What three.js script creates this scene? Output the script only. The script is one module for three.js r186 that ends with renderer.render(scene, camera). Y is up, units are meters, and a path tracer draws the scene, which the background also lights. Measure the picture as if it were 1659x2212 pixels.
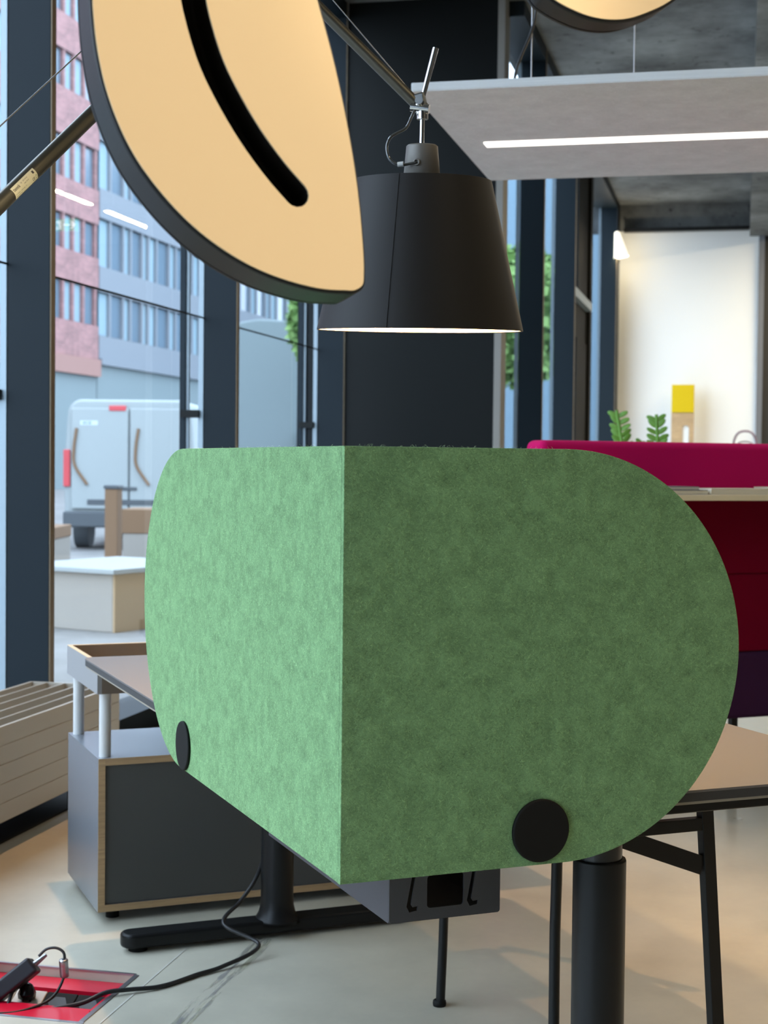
import * as THREE from 'three';
import { RoundedBoxGeometry } from 'three/addons/geometries/RoundedBoxGeometry.js';
import { mergeGeometries } from 'three/addons/utils/BufferGeometryUtils.js';
import { RectAreaLightUniformsLib } from 'three/addons/lights/RectAreaLightUniformsLib.js';

// ---------- camera, sky, lights, exposure ----------
const DEG = Math.PI / 180;
const scene = new THREE.Scene();
const EYE = 1.23, YAW = 13.1 * DEG, PITCH = -1.83 * DEG, ROLL = 0.0105;
const camera = new THREE.PerspectiveCamera(2 * Math.atan(1106 / 3322) / DEG, 1659 / 2212, 0.05, 400);
camera.position.set(0, EYE, 0);
camera.rotation.set(PITCH, YAW, ROLL, 'YXZ');
camera.focus = 2.6;
camera.userData.fStop = 8.5;
const renderer = new THREE.WebGLRenderer({ antialias: true });
renderer.toneMapping = THREE.LinearToneMapping;
renderer.toneMappingExposure = 1.0;
renderer.shadowMap.enabled = true;
RectAreaLightUniformsLib.init();
scene.background = new THREE.Color(0.75, 0.92, 1.14).multiplyScalar(5.8);   // even bright overcast

// ---------- helpers ----------
let seed = 7;
const rnd = () => { seed = (seed * 1664525 + 1013904223) >>> 0; return seed / 4294967296; };
const rr = (a, b) => a + (b - a) * rnd();
const V3 = (x, y, z) => new THREE.Vector3(x, y, z);
const taken = {};
function numbered(n) { const k = taken[n] = (taken[n] ?? -1) + 1; return k ? n + '_' + String(k).padStart(3, '0') : n; }
function thing(name, label, category, pos = [0, 0, 0], turn = 0, group) {
  const o = new THREE.Group(); o.name = numbered(name); o.position.set(...pos); o.rotation.y = turn;
  o.userData = { label, category }; if (group) o.userData.group = group;
  scene.add(o); return o;
}
function part(name, geo, mat, parent, pos, rot) {
  const m = new THREE.Mesh(geo, mat); m.name = name; m.castShadow = m.receiveShadow = true;
  if (pos) m.position.set(...pos); if (rot) m.rotation.set(...rot);
  parent.add(m); return m;
}
function single(name, geo, mat, label, category, pos, rot, group) {
  const m = part(numbered(name), geo, mat, scene, pos, rot); m.userData = { label, category }; if (group) m.userData.group = group; return m;
}
function struct(name, geo, mat, pos, label) {
  const m = part(name, geo, mat, scene, pos); m.userData = { kind: 'structure', label, category: name.split('_')[0] }; return m;
}
function structGroup(name, label, pos = [0, 0, 0]) {
  const o = new THREE.Group(); o.name = name; o.position.set(...pos); o.userData = { kind: 'structure', label, category: name.split('_')[0] }; scene.add(o); return o;
}
function box(w, h, d) {                       // box with uv in metres
  const g = new THREE.BoxGeometry(w, h, d), uv = g.attributes.uv, dims = [[d, h], [d, h], [w, d], [w, d], [w, h], [w, h]];
  for (let f = 0; f < 6; f++) for (let i = 0; i < 4; i++) uv.setXY(f * 4 + i, uv.getX(f * 4 + i) * dims[f][0], uv.getY(f * 4 + i) * dims[f][1]);
  return g;
}
const span = (x0, x1, y0, y1, z0, z1) => box(Math.abs(x1 - x0), Math.abs(y1 - y0), Math.abs(z1 - z0)).translate((x0 + x1) / 2, (y0 + y1) / 2, (z0 + z1) / 2);
const rspan = (x0, x1, y0, y1, z0, z1, r = 0.003) => new RoundedBoxGeometry(Math.abs(x1 - x0), Math.abs(y1 - y0), Math.abs(z1 - z0), 3, r).translate((x0 + x1) / 2, (y0 + y1) / 2, (z0 + z1) / 2);
const cyl = (r0, r1, h, n = 32) => new THREE.CylinderGeometry(r0, r1, h, n);
function rod(a, b, r0, r1 = r0, n = 20) {     // cylinder from a to b
  const A = V3(...a), B = V3(...b), g = new THREE.CylinderGeometry(r1, r0, A.distanceTo(B), n);
  g.applyQuaternion(new THREE.Quaternion().setFromUnitVectors(V3(0, 1, 0), B.clone().sub(A).normalize()));
  const m = A.add(B).multiplyScalar(0.5); return g.translate(m.x, m.y, m.z);
}
function bar(a, b, w, h) { const A = V3(...a), B = V3(...b), g = new THREE.BoxGeometry(w, h, A.distanceTo(B)); g.applyMatrix4(new THREE.Matrix4().lookAt(A, B, V3(0, 1, 0))); const m = A.add(B).multiplyScalar(0.5); return g.translate(m.x, m.y, m.z); }
const tube = (pts, r, seg = 64, closed = false) => new THREE.TubeGeometry(new THREE.CatmullRomCurve3(pts.map((p) => V3(...p)), closed, 'centripetal'), seg, r, 10, closed);
const lathe = (pts, n = 64) => new THREE.LatheGeometry(pts.map((p) => new THREE.Vector2(...p)), n);
const merge = (l) => mergeGeometries(l.map((g) => { const q = g.index ? g.toNonIndexed() : g; for (const k of Object.keys(q.attributes)) if (!['position', 'normal', 'uv'].includes(k)) q.deleteAttribute(k); return q; }));
function roundedRect(x0, y0, x1, y1, r, Cls = THREE.Shape) {
  const s = new Cls(); s.moveTo(x0 + r, y0); s.lineTo(x1 - r, y0); s.absarc(x1 - r, y0 + r, r, -Math.PI / 2, 0); s.lineTo(x1, y1 - r); s.absarc(x1 - r, y1 - r, r, 0, Math.PI / 2);
  s.lineTo(x0 + r, y1); s.absarc(x0 + r, y1 - r, r, Math.PI / 2, Math.PI); s.lineTo(x0, y0 + r); s.absarc(x0 + r, y0 + r, r, Math.PI, 1.5 * Math.PI); return s;
}
const extrude = (shape, depth, bevel = 0) => new THREE.ExtrudeGeometry(shape, { depth: depth - 2 * bevel, bevelEnabled: bevel > 0, bevelThickness: bevel, bevelSize: bevel, bevelOffset: -bevel, bevelSegments: 3, curveSegments: 48 });

// ---------- textures ----------
function valueNoise(period, s) {              // tileable smooth noise on an integer lattice
  const t = new Float32Array(period * period); let q = s >>> 0;
  for (let i = 0; i < t.length; i++) { q = (q * 1664525 + 1013904223) >>> 0; t[i] = q / 4294967296; }
  return (u, v) => {
    const x = u * period, y = v * period, xi = Math.floor(x), yi = Math.floor(y), f = x - xi, g = y - yi, a = f * f * (3 - 2 * f), b = g * g * (3 - 2 * g);
    const T = (i, j) => t[((j % period) + period) % period * period + ((i % period) + period) % period];
    return (T(xi, yi) * (1 - a) + T(xi + 1, yi) * a) * (1 - b) + (T(xi, yi + 1) * (1 - a) + T(xi + 1, yi + 1) * a) * b;
  };
}
const fbm = (periods, s) => { const n = periods.map((p, i) => valueNoise(p, s + i * 977)); return (u, v) => n.reduce((a, f, i) => a + (f(u, v) - 0.5) / (1.6 ** i), 0); };
function dataTex(N, fn, tile, srgb = true) {
  const d = new Uint8Array(N * N * 4);
  for (let j = 0; j < N; j++) for (let i = 0; i < N; i++) {
    const c = fn(i / N, j / N, i, j), o = (j * N + i) * 4;
    for (let k = 0; k < 3; k++) d[o + k] = Math.max(0, Math.min(255, Math.round(255 * (Array.isArray(c) ? c[k] : c)))); d[o + 3] = 255;
  }
  const t = new THREE.DataTexture(d, N, N); t.wrapS = t.wrapT = THREE.RepeatWrapping; t.magFilter = THREE.LinearFilter; t.repeat.set(1 / tile, 1 / tile);
  if (srgb) t.colorSpace = THREE.SRGBColorSpace; t.needsUpdate = true; return t;
}
const gamma = (c) => c.map((x) => (x <= 0.0031308 ? 12.92 * x : 1.055 * Math.max(0, x) ** (1 / 2.4) - 0.055));
function fibreField(N, count, len, angleSpread, s, wide = 1) {   // strands laid over one another
  const f = new Float32Array(N * N); let q = s >>> 0; const R = () => { q = (q * 1664525 + 1013904223) >>> 0; return q / 4294967296; };
  for (let k = 0; k < count; k++) {
    let x = R() * N, y = R() * N, a = (R() - 0.5) * angleSpread + Math.PI / 2, c = (R() - 0.5) * 0.16; const w = R() * 1.3 - 0.55, L = len * (0.5 + R());
    for (let i = 0; i < L; i++) { x += Math.cos(a); y += Math.sin(a); a += c; const e = Math.sin(Math.PI * i / L); for (let k2 = 0; k2 < wide; k2++) f[(((y | 0) % N) + N) % N * N + ((((x + k2) | 0) % N) + N) % N] += w * e; }
  }
  return f;
}
const mat = (o) => new THREE.MeshStandardMaterial(o), phys = (o) => new THREE.MeshPhysicalMaterial(o);
const lin = (r, g, b) => new THREE.Color().setRGB(r, g, b);

const feltN = 1024, feltF = fibreField(feltN, 52000, 13, Math.PI * 1.5, 11, 2), feltBig = fbm([24, 70, 190], 31);
const feltTone = (u, v, i, j) => 1 + feltBig(u, v) * 0.27 + Math.max(-0.36, Math.min(0.9, feltF[j * feltN + i] * 0.32));
const feltMap = dataTex(feltN, (u, v, i, j) => { const t = feltTone(u, v, i, j), y = Math.max(0, feltF[j * feltN + i]) * 0.06; return gamma([0.180 * t + y * 0.8, 0.318 * t + y, 0.148 * t + y * 0.35]); }, 0.42);
const feltBump = dataTex(feltN, (u, v, i, j) => 0.5 + 0.3 * feltBig(u, v) + 0.16 * feltF[j * feltN + i], 0.42, false);
const greyF = fibreField(512, 5200, 22, Math.PI * 0.7, 5), greyBig = fbm([8, 21, 60], 3);
const greyFelt = dataTex(512, (u, v, j, i) => { const t = 0.70 * (1 + greyBig(u, v) * 0.10 + greyF[j * 512 + i] * 0.26); return gamma([t * 0.95, t * 0.985, t * 1.0]); }, 0.6);
const conN = fbm([5, 11, 29, 70, 160], 77), conN2 = fbm([40, 90, 220], 12);
const concrete = dataTex(1024, (u, v) => {
  const board = Math.abs(((v * 6) % 1) - 0.5) > 0.485 ? -0.12 : 0, pore = Math.max(0, conN2(u, v) - 0.42) * -2.2;
  const t = 0.15 * (1 + conN(u, v) * 0.85 + board + pore); return gamma([t * 0.95, t * 1.0, t * 1.0]);
}, 3.2);
const flN = fbm([4, 9, 25, 60, 150], 55), flS = fbm([30, 120, 300], 8);
const floorMap = dataTex(1024, (u, v) => { const t = 0.52 * (1 + flN(u, v) * 0.16 + flS(u, v) * 0.05); return gamma([t, t * 0.955, t * 0.775]); }, 2.4);
const floorRough = dataTex(512, (u, v) => 0.40 + flN(u, v) * 0.16, 2.4, false);
const woodF = fbm([3, 60, 160], 21), woodG = fbm([4, 7], 5);
const wood = dataTex(256, (u, v) => { const t = 1 + woodF(u * 0.05 + woodG(u, v) * 0.02, v) * 0.4; return gamma([0.52 * t, 0.35 * t, 0.185 * t]); }, 0.25);
const pave = fbm([6, 17, 45, 110], 61);
const paving = dataTex(512, (u, v) => { const t = 0.17 * (1 + pave(u, v) * 0.3); return gamma([t, t * 0.99, t * 0.98]); }, 3);
const brickMap = dataTex(512, (u, v) => {
  const row = Math.floor(v * 32), uu = u * 12 + (row % 2) * 0.5, mort = (v * 32) % 1 < 0.14 || uu % 1 < 0.05; const t = 1 + pave(u, v) * 0.3 + (valueCell(Math.floor(uu) % 12, row) - 0.5) * 0.3;
  return gamma(mort ? [0.24, 0.18, 0.17] : [0.26 * t, 0.125 * t, 0.125 * t]);
}, 3);
function valueCell(i, j) { const s = Math.sin(i * 127.1 + j * 311.7) * 43758.5453; return s - Math.floor(s); }

// ---------- materials ----------
const M = {
  felt: phys({ map: feltMap, bumpMap: feltBump, bumpScale: 0.0022, roughness: 1, sheen: 0.25, sheenColor: lin(0.7, 0.95, 0.7), sheenRoughness: 0.6, specularIntensity: 0.2 }),
  blackMatte: phys({ color: lin(0.010, 0.010, 0.009), roughness: 0.7, specularIntensity: 0.35 }),
  blackPowder: phys({ color: lin(0.010, 0.0105, 0.011), roughness: 0.36, specularIntensity: 0.5 }),
  blackGloss: mat({ color: lin(0.012, 0.012, 0.013), roughness: 0.22 }),
  blackWall: phys({ color: lin(0.005, 0.0062, 0.006), roughness: 0.42, specularIntensity: 0.3 }),
  navy: phys({ color: lin(0.009, 0.016, 0.022), roughness: 0.5, specularIntensity: 0.3 }),
  bronze: mat({ color: lin(0.17, 0.125, 0.075), roughness: 0.45, metalness: 0.3 }),
  alu: mat({ color: lin(0.26, 0.32, 0.36), roughness: 0.38, metalness: 0.25 }),
  glass: phys({ color: lin(0.93, 0.96, 0.96), transmission: 1, thickness: 0, roughness: 0, ior: 1.5, metalness: 0 }),
  floor: mat({ map: floorMap, roughnessMap: floorRough, roughness: 1 }),
  concrete: mat({ map: concrete, roughness: 0.9 }),
  white: mat({ color: lin(0.86, 0.87, 0.86), roughness: 0.85 }),
  greyWall: mat({ color: lin(0.10, 0.10, 0.10), roughness: 0.85 }),  // for the unseen walls, darkened to cut their bounce light
  darkWall: mat({ color: lin(0.035, 0.037, 0.04), roughness: 0.7 }),
  trimGrey: mat({ color: lin(0.24, 0.23, 0.21), roughness: 0.6 }),
  pilaster: mat({ color: lin(0.16, 0.17, 0.19), roughness: 0.7 }),
  greyFelt: mat({ map: greyFelt, roughness: 1 }),
  laminate: mat({ color: lin(0.13, 0.12, 0.115), roughness: 0.55 }),
  cabinetTop: mat({ color: lin(0.21, 0.225, 0.25), roughness: 0.24 }),
  cabinetFront: mat({ color: lin(0.075, 0.078, 0.076), roughness: 0.5 }),
  wood: mat({ map: wood, roughness: 0.55 }),
  postWhite: mat({ color: lin(0.62, 0.63, 0.62), roughness: 0.35 }),
  trayBrown: mat({ color: lin(0.15, 0.115, 0.085), roughness: 0.6 }),
  trayGrey: mat({ color: lin(0.27, 0.265, 0.265), roughness: 0.45 }),
  radiator: mat({ color: lin(0.34, 0.325, 0.28), roughness: 0.42 }),
  radiatorCore: mat({ color: lin(0.30, 0.30, 0.30), roughness: 0.5, metalness: 0.4 }),
  trayMetal: mat({ color: lin(0.055, 0.055, 0.062), roughness: 0.5 }),
  tableTop: mat({ color: lin(0.42, 0.37, 0.30), roughness: 0.5 }),
  deskEdge: phys({ color: lin(0.05, 0.048, 0.047), roughness: 0.5, specularIntensity: 0.5 }),
  paleEdge: mat({ color: lin(0.30, 0.26, 0.20), roughness: 0.5 }),
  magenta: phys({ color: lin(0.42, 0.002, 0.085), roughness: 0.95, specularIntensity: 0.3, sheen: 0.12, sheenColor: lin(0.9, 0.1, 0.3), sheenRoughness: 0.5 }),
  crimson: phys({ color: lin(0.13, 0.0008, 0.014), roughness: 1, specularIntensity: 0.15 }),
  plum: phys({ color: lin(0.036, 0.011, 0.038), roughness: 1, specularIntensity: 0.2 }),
  shelfCream: mat({ color: lin(0.66, 0.58, 0.40), roughness: 0.5 }),
  chrome: mat({ color: lin(0.75, 0.75, 0.74), roughness: 0.16, metalness: 1 }),
  armMetal: mat({ color: lin(0.11, 0.10, 0.075), roughness: 0.38, metalness: 0.75 }),
  socketGrey: mat({ color: lin(0.165, 0.15, 0.13), roughness: 0.45, metalness: 0.2 }),
  shadeOut: phys({ color: lin(0.014, 0.012, 0.011), roughness: 0.55, specularIntensity: 0.5, side: THREE.DoubleSide }),
  shadeIn: mat({ color: lin(0.82, 0.75, 0.62), roughness: 0.8 }),
  clearCable: phys({ color: lin(0.06, 0.06, 0.055), roughness: 0.15, clearcoat: 1 }),
  cream: mat({ color: lin(0.80, 0.60, 0.36), roughness: 0.9 }),
  rimBlack: phys({ color: lin(0.016, 0.015, 0.015), roughness: 0.42, specularIntensity: 0.6 }),
  led: mat({ color: 0xffffff, emissive: lin(1, 0.93, 0.82), emissiveIntensity: 3 }),
  ledWarm: mat({ color: 0xffffff, emissive: lin(1, 0.8, 0.5), emissiveIntensity: 4 }),
  red: mat({ color: lin(0.66, 0.008, 0.040), roughness: 0.3 }),
  socketWhite: mat({ color: lin(0.62, 0.56, 0.47), roughness: 0.4 }),
  steel: mat({ color: lin(0.4, 0.4, 0.42), roughness: 0.3, metalness: 0.9 }),
  cable: mat({ color: lin(0.02, 0.02, 0.021), roughness: 0.4 }),
  adapter: mat({ color: lin(0.022, 0.022, 0.03), roughness: 0.45 }),
  yellow: mat({ color: lin(0.66, 0.47, 0.0), roughness: 0.9 }),
  leaf: phys({ color: lin(0.13, 0.30, 0.04), roughness: 0.5, side: THREE.DoubleSide }),
  pot: mat({ color: lin(0.5, 0.5, 0.5), roughness: 0.7 }),
  paving: mat({ map: paving, roughness: 0.9 }),
  brick: mat({ map: brickMap, roughness: 0.9 }),
  greyFacade: mat({ color: lin(0.165, 0.185, 0.21), roughness: 0.8 }),
  salmon: mat({ color: lin(0.27, 0.15, 0.13), roughness: 0.9 }),
  blindBlue: mat({ color: lin(0.19, 0.28, 0.33), roughness: 0.7 }),
  windowDark: mat({ color: lin(0.10, 0.14, 0.18), roughness: 0.2 }),
  vanWhite: mat({ color: lin(0.25, 0.28, 0.285), roughness: 0.4 }),
  vanDark: mat({ color: lin(0.05, 0.06, 0.07), roughness: 0.6 }),
  lampRed: mat({ color: lin(0.45, 0.04, 0.05), roughness: 0.4 }),
  corten: mat({ color: lin(0.17, 0.10, 0.055), roughness: 0.85 }),
  paleConcrete: mat({ color: lin(0.26, 0.24, 0.215), roughness: 0.9 }),
  shrub: mat({ color: lin(0.09, 0.13, 0.05), roughness: 0.8, side: THREE.DoubleSide }),
  timber: mat({ color: lin(0.36, 0.24, 0.13), roughness: 0.8 }),
  rimWood: mat({ color: lin(0.66, 0.50, 0.30), roughness: 0.6 }),
  truckGrey: mat({ color: lin(0.15, 0.19, 0.20), roughness: 0.6 }),
  bark: mat({ color: lin(0.10, 0.075, 0.05), roughness: 0.9 }),
  foliage: mat({ color: lin(0.24, 0.40, 0.13), roughness: 0.8, side: THREE.DoubleSide }),
  paper: mat({ color: lin(0.62, 0.57, 0.46), roughness: 0.7 }),
};

// furniture stands on its own grid, turned against the building
const FY = (22.2 + 13.1) * DEG;
const F = (u, y, v) => V3(u, y, -v).applyAxisAngle(V3(0, 1, 0), FY).toArray();

// ====================== THE ROOM ======================
const CEIL = 4.29, GX = -2.797, MX = -2.617, GX2 = -1.632, MX2 = -1.454, JOG = -10.03, FAR = -18.34, RIGHT = 7.5, BACK = 5.2;
{
  const s = new THREE.Shape([[GX - 0.15, -BACK], [RIGHT, -BACK], [RIGHT, -FAR], [GX2 - 0.15, -FAR], [GX2 - 0.15, -JOG], [GX - 0.15, -JOG]].map((p) => new THREE.Vector2(...p)));
  s.holes.push(new THREE.Path([[-2.02, 3.09], [-2.02, 3.412], [-1.392, 3.412], [-1.392, 3.09]].map((p) => new THREE.Vector2(...p))));
  const g = new THREE.ExtrudeGeometry(s, { depth: 0.2, bevelEnabled: false }).rotateX(-Math.PI / 2);
  struct('floor', g, M.floor, [0, -0.2, 0], 'smooth grey-beige cast floor of the showroom');
  const c = new THREE.Shape([[GX - 0.15, -BACK], [RIGHT, -BACK], [RIGHT, -FAR + 0.2], [GX2 - 0.15, -FAR + 0.2], [GX2 - 0.15, -JOG], [GX - 0.15, -JOG]].map((p) => new THREE.Vector2(...p)));
  const ce = struct('ceiling', new THREE.ExtrudeGeometry(c, { depth: 0.3, bevelEnabled: false }).rotateX(-Math.PI / 2), M.concrete, [0, CEIL, 0], 'dark board-marked concrete ceiling');
  part('ceiling_beam', span(0.035, 0.62, CEIL - 0.4, CEIL, FAR, BACK), M.concrete, ce, [0, -CEIL, 0]);
}
struct('wall_far', span(-1.53, 0.139, 0, 3.98, FAR - 0.15, FAR), M.white, undefined, 'bright white end wall behind the plant and totem');
struct('wall_far_upper', span(-1.8, RIGHT, 3.98, CEIL, FAR - 0.2, FAR - 0.02), M.concrete, undefined, 'concrete strip above the white end wall');
struct('trim_1', span(0.139, 0.205, 0, 3.9, FAR - 0.15, FAR + 0.06), M.pilaster, undefined, 'grey post at the end of the white wall');
struct('wall_far_right', span(0.205, RIGHT, 0, 3.98, FAR - 0.15, FAR - 0.01), M.darkWall, undefined, 'dark end wall beside the grey post');
struct('wall_right', span(RIGHT, RIGHT + 0.2, 0, CEIL, FAR, BACK), M.greyWall, undefined, 'plain dark grey wall opposite the windows, out of view, kept dark to dim its bounce');
struct('wall_back', span(GX - 0.15, RIGHT, 0, CEIL, BACK, BACK + 0.2), M.greyWall, undefined, 'plain dark grey wall behind the viewer, out of view, kept dark to dim its bounce');
{ // black return wall between the two window runs
  const w = struct('wall_left', span(GX - 0.15, -1.602, 0, CEIL, JOG - 0.16, JOG), M.blackWall, undefined, 'black clad wall panel between the two runs of windows');
  part('edge_strip', span(MX - 0.004, MX + 0.006, 0, CEIL, JOG, JOG + 0.012), M.alu, w);
  struct('trim_2', span(-1.602, -1.556, 0, CEIL, JOG - 0.2, JOG + 0.01), M.trimGrey, undefined, 'pale vertical trim at the edge of the black wall');
}
// first run of windows
const PITCH_Z = 2.245, HEAD = CEIL - 0.1;
let winNo = 0;
function bay(gx, depth, zNear, zFar, opts = {}) {
  const w = structGroup('window_' + (++winNo), opts.label || 'tall fixed window between navy posts');
  const pane = new THREE.PlaneGeometry(Math.abs(zFar - zNear), HEAD - 0.1).rotateY(Math.PI / 2);
  part('pane', pane, M.glass, w, [gx, (HEAD + 0.1) / 2, (zNear + zFar) / 2]);
  part('post', rspan(gx, gx + depth, 0, CEIL, zFar - 0.041, zFar, 0.004), M.navy, w);
  part('post_cap', span(gx + depth, gx + depth + 0.004, 0, CEIL, zFar - 0.04, zFar - 0.001), M.bronze, w);
  part('glazing_bead', span(gx - 0.03, gx - 0.003, 0, CEIL, zFar - 0.02, zFar + 0.002), M.alu, w);
  part('sill', span(gx - 0.05, gx + depth, 0, 0.1, zNear, zFar), M.navy, w);
  part('head_rail', span(gx - 0.05, gx + depth, HEAD, CEIL, zNear, zFar), M.navy, w);
  if (opts.bar) part('glazing_bar', span(gx - 0.004, gx + 0.002, 1.984, 1.992, zNear, zFar), M.blackMatte, w);
  return w;
}
for (let i = -4; i <= 2; i++) {
  const zf = -5.515 - PITCH_Z * i, w = bay(GX, 0.18, zf + PITCH_Z - 0.041, zf, { bar: true, label: ['tall window by the radiator with a thin dark glazing bar', 'tall window looking onto the white van', 'tall window beside the black wall'][i] || 'tall window in the long glass front' });
  if (i >= 0) { // blind guide rails outside
    part('guide_rail', span(GX - 0.13, GX - 0.10, 0, CEIL, zf - 0.03, zf + 0.015), M.navy, w);
    part('guide_rail', span(GX - 0.10, GX - 0.085, 0, CEIL, zf - 0.02, zf + 0.0), M.alu, w);
    part('bracket', span(GX - 0.12, GX - 0.02, 1.46, 1.5, zf - 0.02, zf + 0.03), M.blackMatte, w);
  }
}
// second run, set back behind the black wall
for (const [zn, zf] of [[JOG - 0.16, -11.34], [-11.38, -13.5], [-13.54, -17.9]]) {
  const w = bay(GX2, 0.178, zn, zf, { label: zf === -17.9 ? 'window bay with a dark door in it near the white wall' : zf === -13.5 ? 'narrow looking window in the far run before the door' : 'window with trees behind, next to the black wall' });
  if (zf === -17.9) {
    part('transom', span(GX2, GX2 + 0.12, 2.78, 2.86, -13.54, -15.7), M.alu, w);
    part('door_frame', span(GX2 - 0.02, GX2 + 0.06, 2.45, 2.78, -13.54, -15.7), M.blackMatte, w);
    part('door_post', span(GX2, GX2 + 0.10, 0, CEIL, -15.7, -15.9), M.blackMatte, w);
    part('door_stile', span(GX2 - 0.01, GX2 + 0.07, 0, 2.45, -14.75, -15.7), M.blackMatte, w);
    part('upper_stile', span(GX2 - 0.01, GX2 + 0.07, 2.86, CEIL, -14.8, -15.7), M.blackMatte, w);
  }
}
struct('trim_3', span(GX2, MX2, 0, CEIL, -17.94, FAR), M.navy, undefined, 'navy closing panel between last window and white wall');
struct('trim_4', span(-1.40, 0.03, 3.955, 3.995, FAR + 0.02, FAR + 0.12), M.blackPowder, undefined, 'black track along the top of the white wall');
struct('dark_strip_6', span(MX, -2.285, 0.0, 0.006, BACK, JOG), M.blackMatte, undefined, 'dark strip on the floor along the foot of the windows');  // flat dark strip on the floor below the radiator
struct('trim_5', span(GX - 0.15, GX + 0.02, CEIL - 0.02, CEIL, BACK, JOG), M.navy, undefined, 'navy strip where the glass front meets the ceiling');

// ====================== LIGHTS OF THE ROOM ======================
// flat acoustic lamp hung from the ceiling
function areaDown(x, y, z, w, d, color, power, up = false) {
  const l = new THREE.RectAreaLight(color, power, w, d); l.position.set(x, y, z); l.rotation.x = up ? Math.PI / 2 : -Math.PI / 2; return l;
}
{
  const x0 = -1.09, x1 = 1.9, z0 = -5.015, z1 = -6.64, y = 2.46;
  const t = thing('acoustic_pendant_lamp', 'wide grey felt pendant panel with one long glowing strip', 'lamp', [(x0 + x1) / 2, y, (z0 + z1) / 2]);
  const loc = (a, b, c) => [a - (x0 + x1) / 2, b - y, c - (z0 + z1) / 2];
  part('felt_panel', rspan(x0, x1, y, y + 0.028, z1, z0, 0.004), M.greyFelt, t, loc(0, 0, 0));
  { const g = box(x1 - x0, 0.002, z0 - z1); part('felt_underside', g, M.greyFelt, t, loc((x0 + x1) / 2, y - 0.0005, (z0 + z1) / 2)); }
  part('light_strip', span(-0.984, 1.8, y - 0.006, y - 0.001, -5.925, -5.845), M.led, t, loc(0, 0, 0));
  part('unseen_up_light_strip', span(-0.984, 1.8, y + 0.028, y + 0.036, -5.925, -5.845), M.ledWarm, t, loc(0, 0, 0));  // unseen on the panel top, throws warm light on the ceiling
  for (const [x, z] of [[-0.73, -5.3], [-0.46, -6.4], [1.5, -5.3], [1.5, -6.4]]) {
    part('suspension_wire', rod([x, y + 0.02, z], [x, CEIL, z], 0.0022), M.steel, t, loc(0, 0, 0));
    part('wire_gripper', rod([x, y + 0.02, z], [x, y + 0.09, z], 0.009, 0.006), M.chrome, t, loc(0, 0, 0));
  }
  part('power_cord', tube([[-0.79, y + 0.02, -5.28], [-0.78, y + 0.12, -5.28], [-0.72, y + 0.3, -5.3], [-0.722, y + 0.6, -5.3], [-0.72, CEIL, -5.3]], 0.005), M.cable, t, loc(0, 0, 0));
  const l = areaDown(0.4, y - 0.012, -5.885, 2.78, 0.08, lin(1, 0.90, 0.76), 9); l.name = 'pendant_light'; scene.add(l);
  const l2 = areaDown(0.4, y + 0.045, -5.885, 2.78, 0.08, lin(1, 0.80, 0.52), 14, true); l2.name = 'unseen_pendant_up_light'; scene.add(l2);
}
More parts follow.
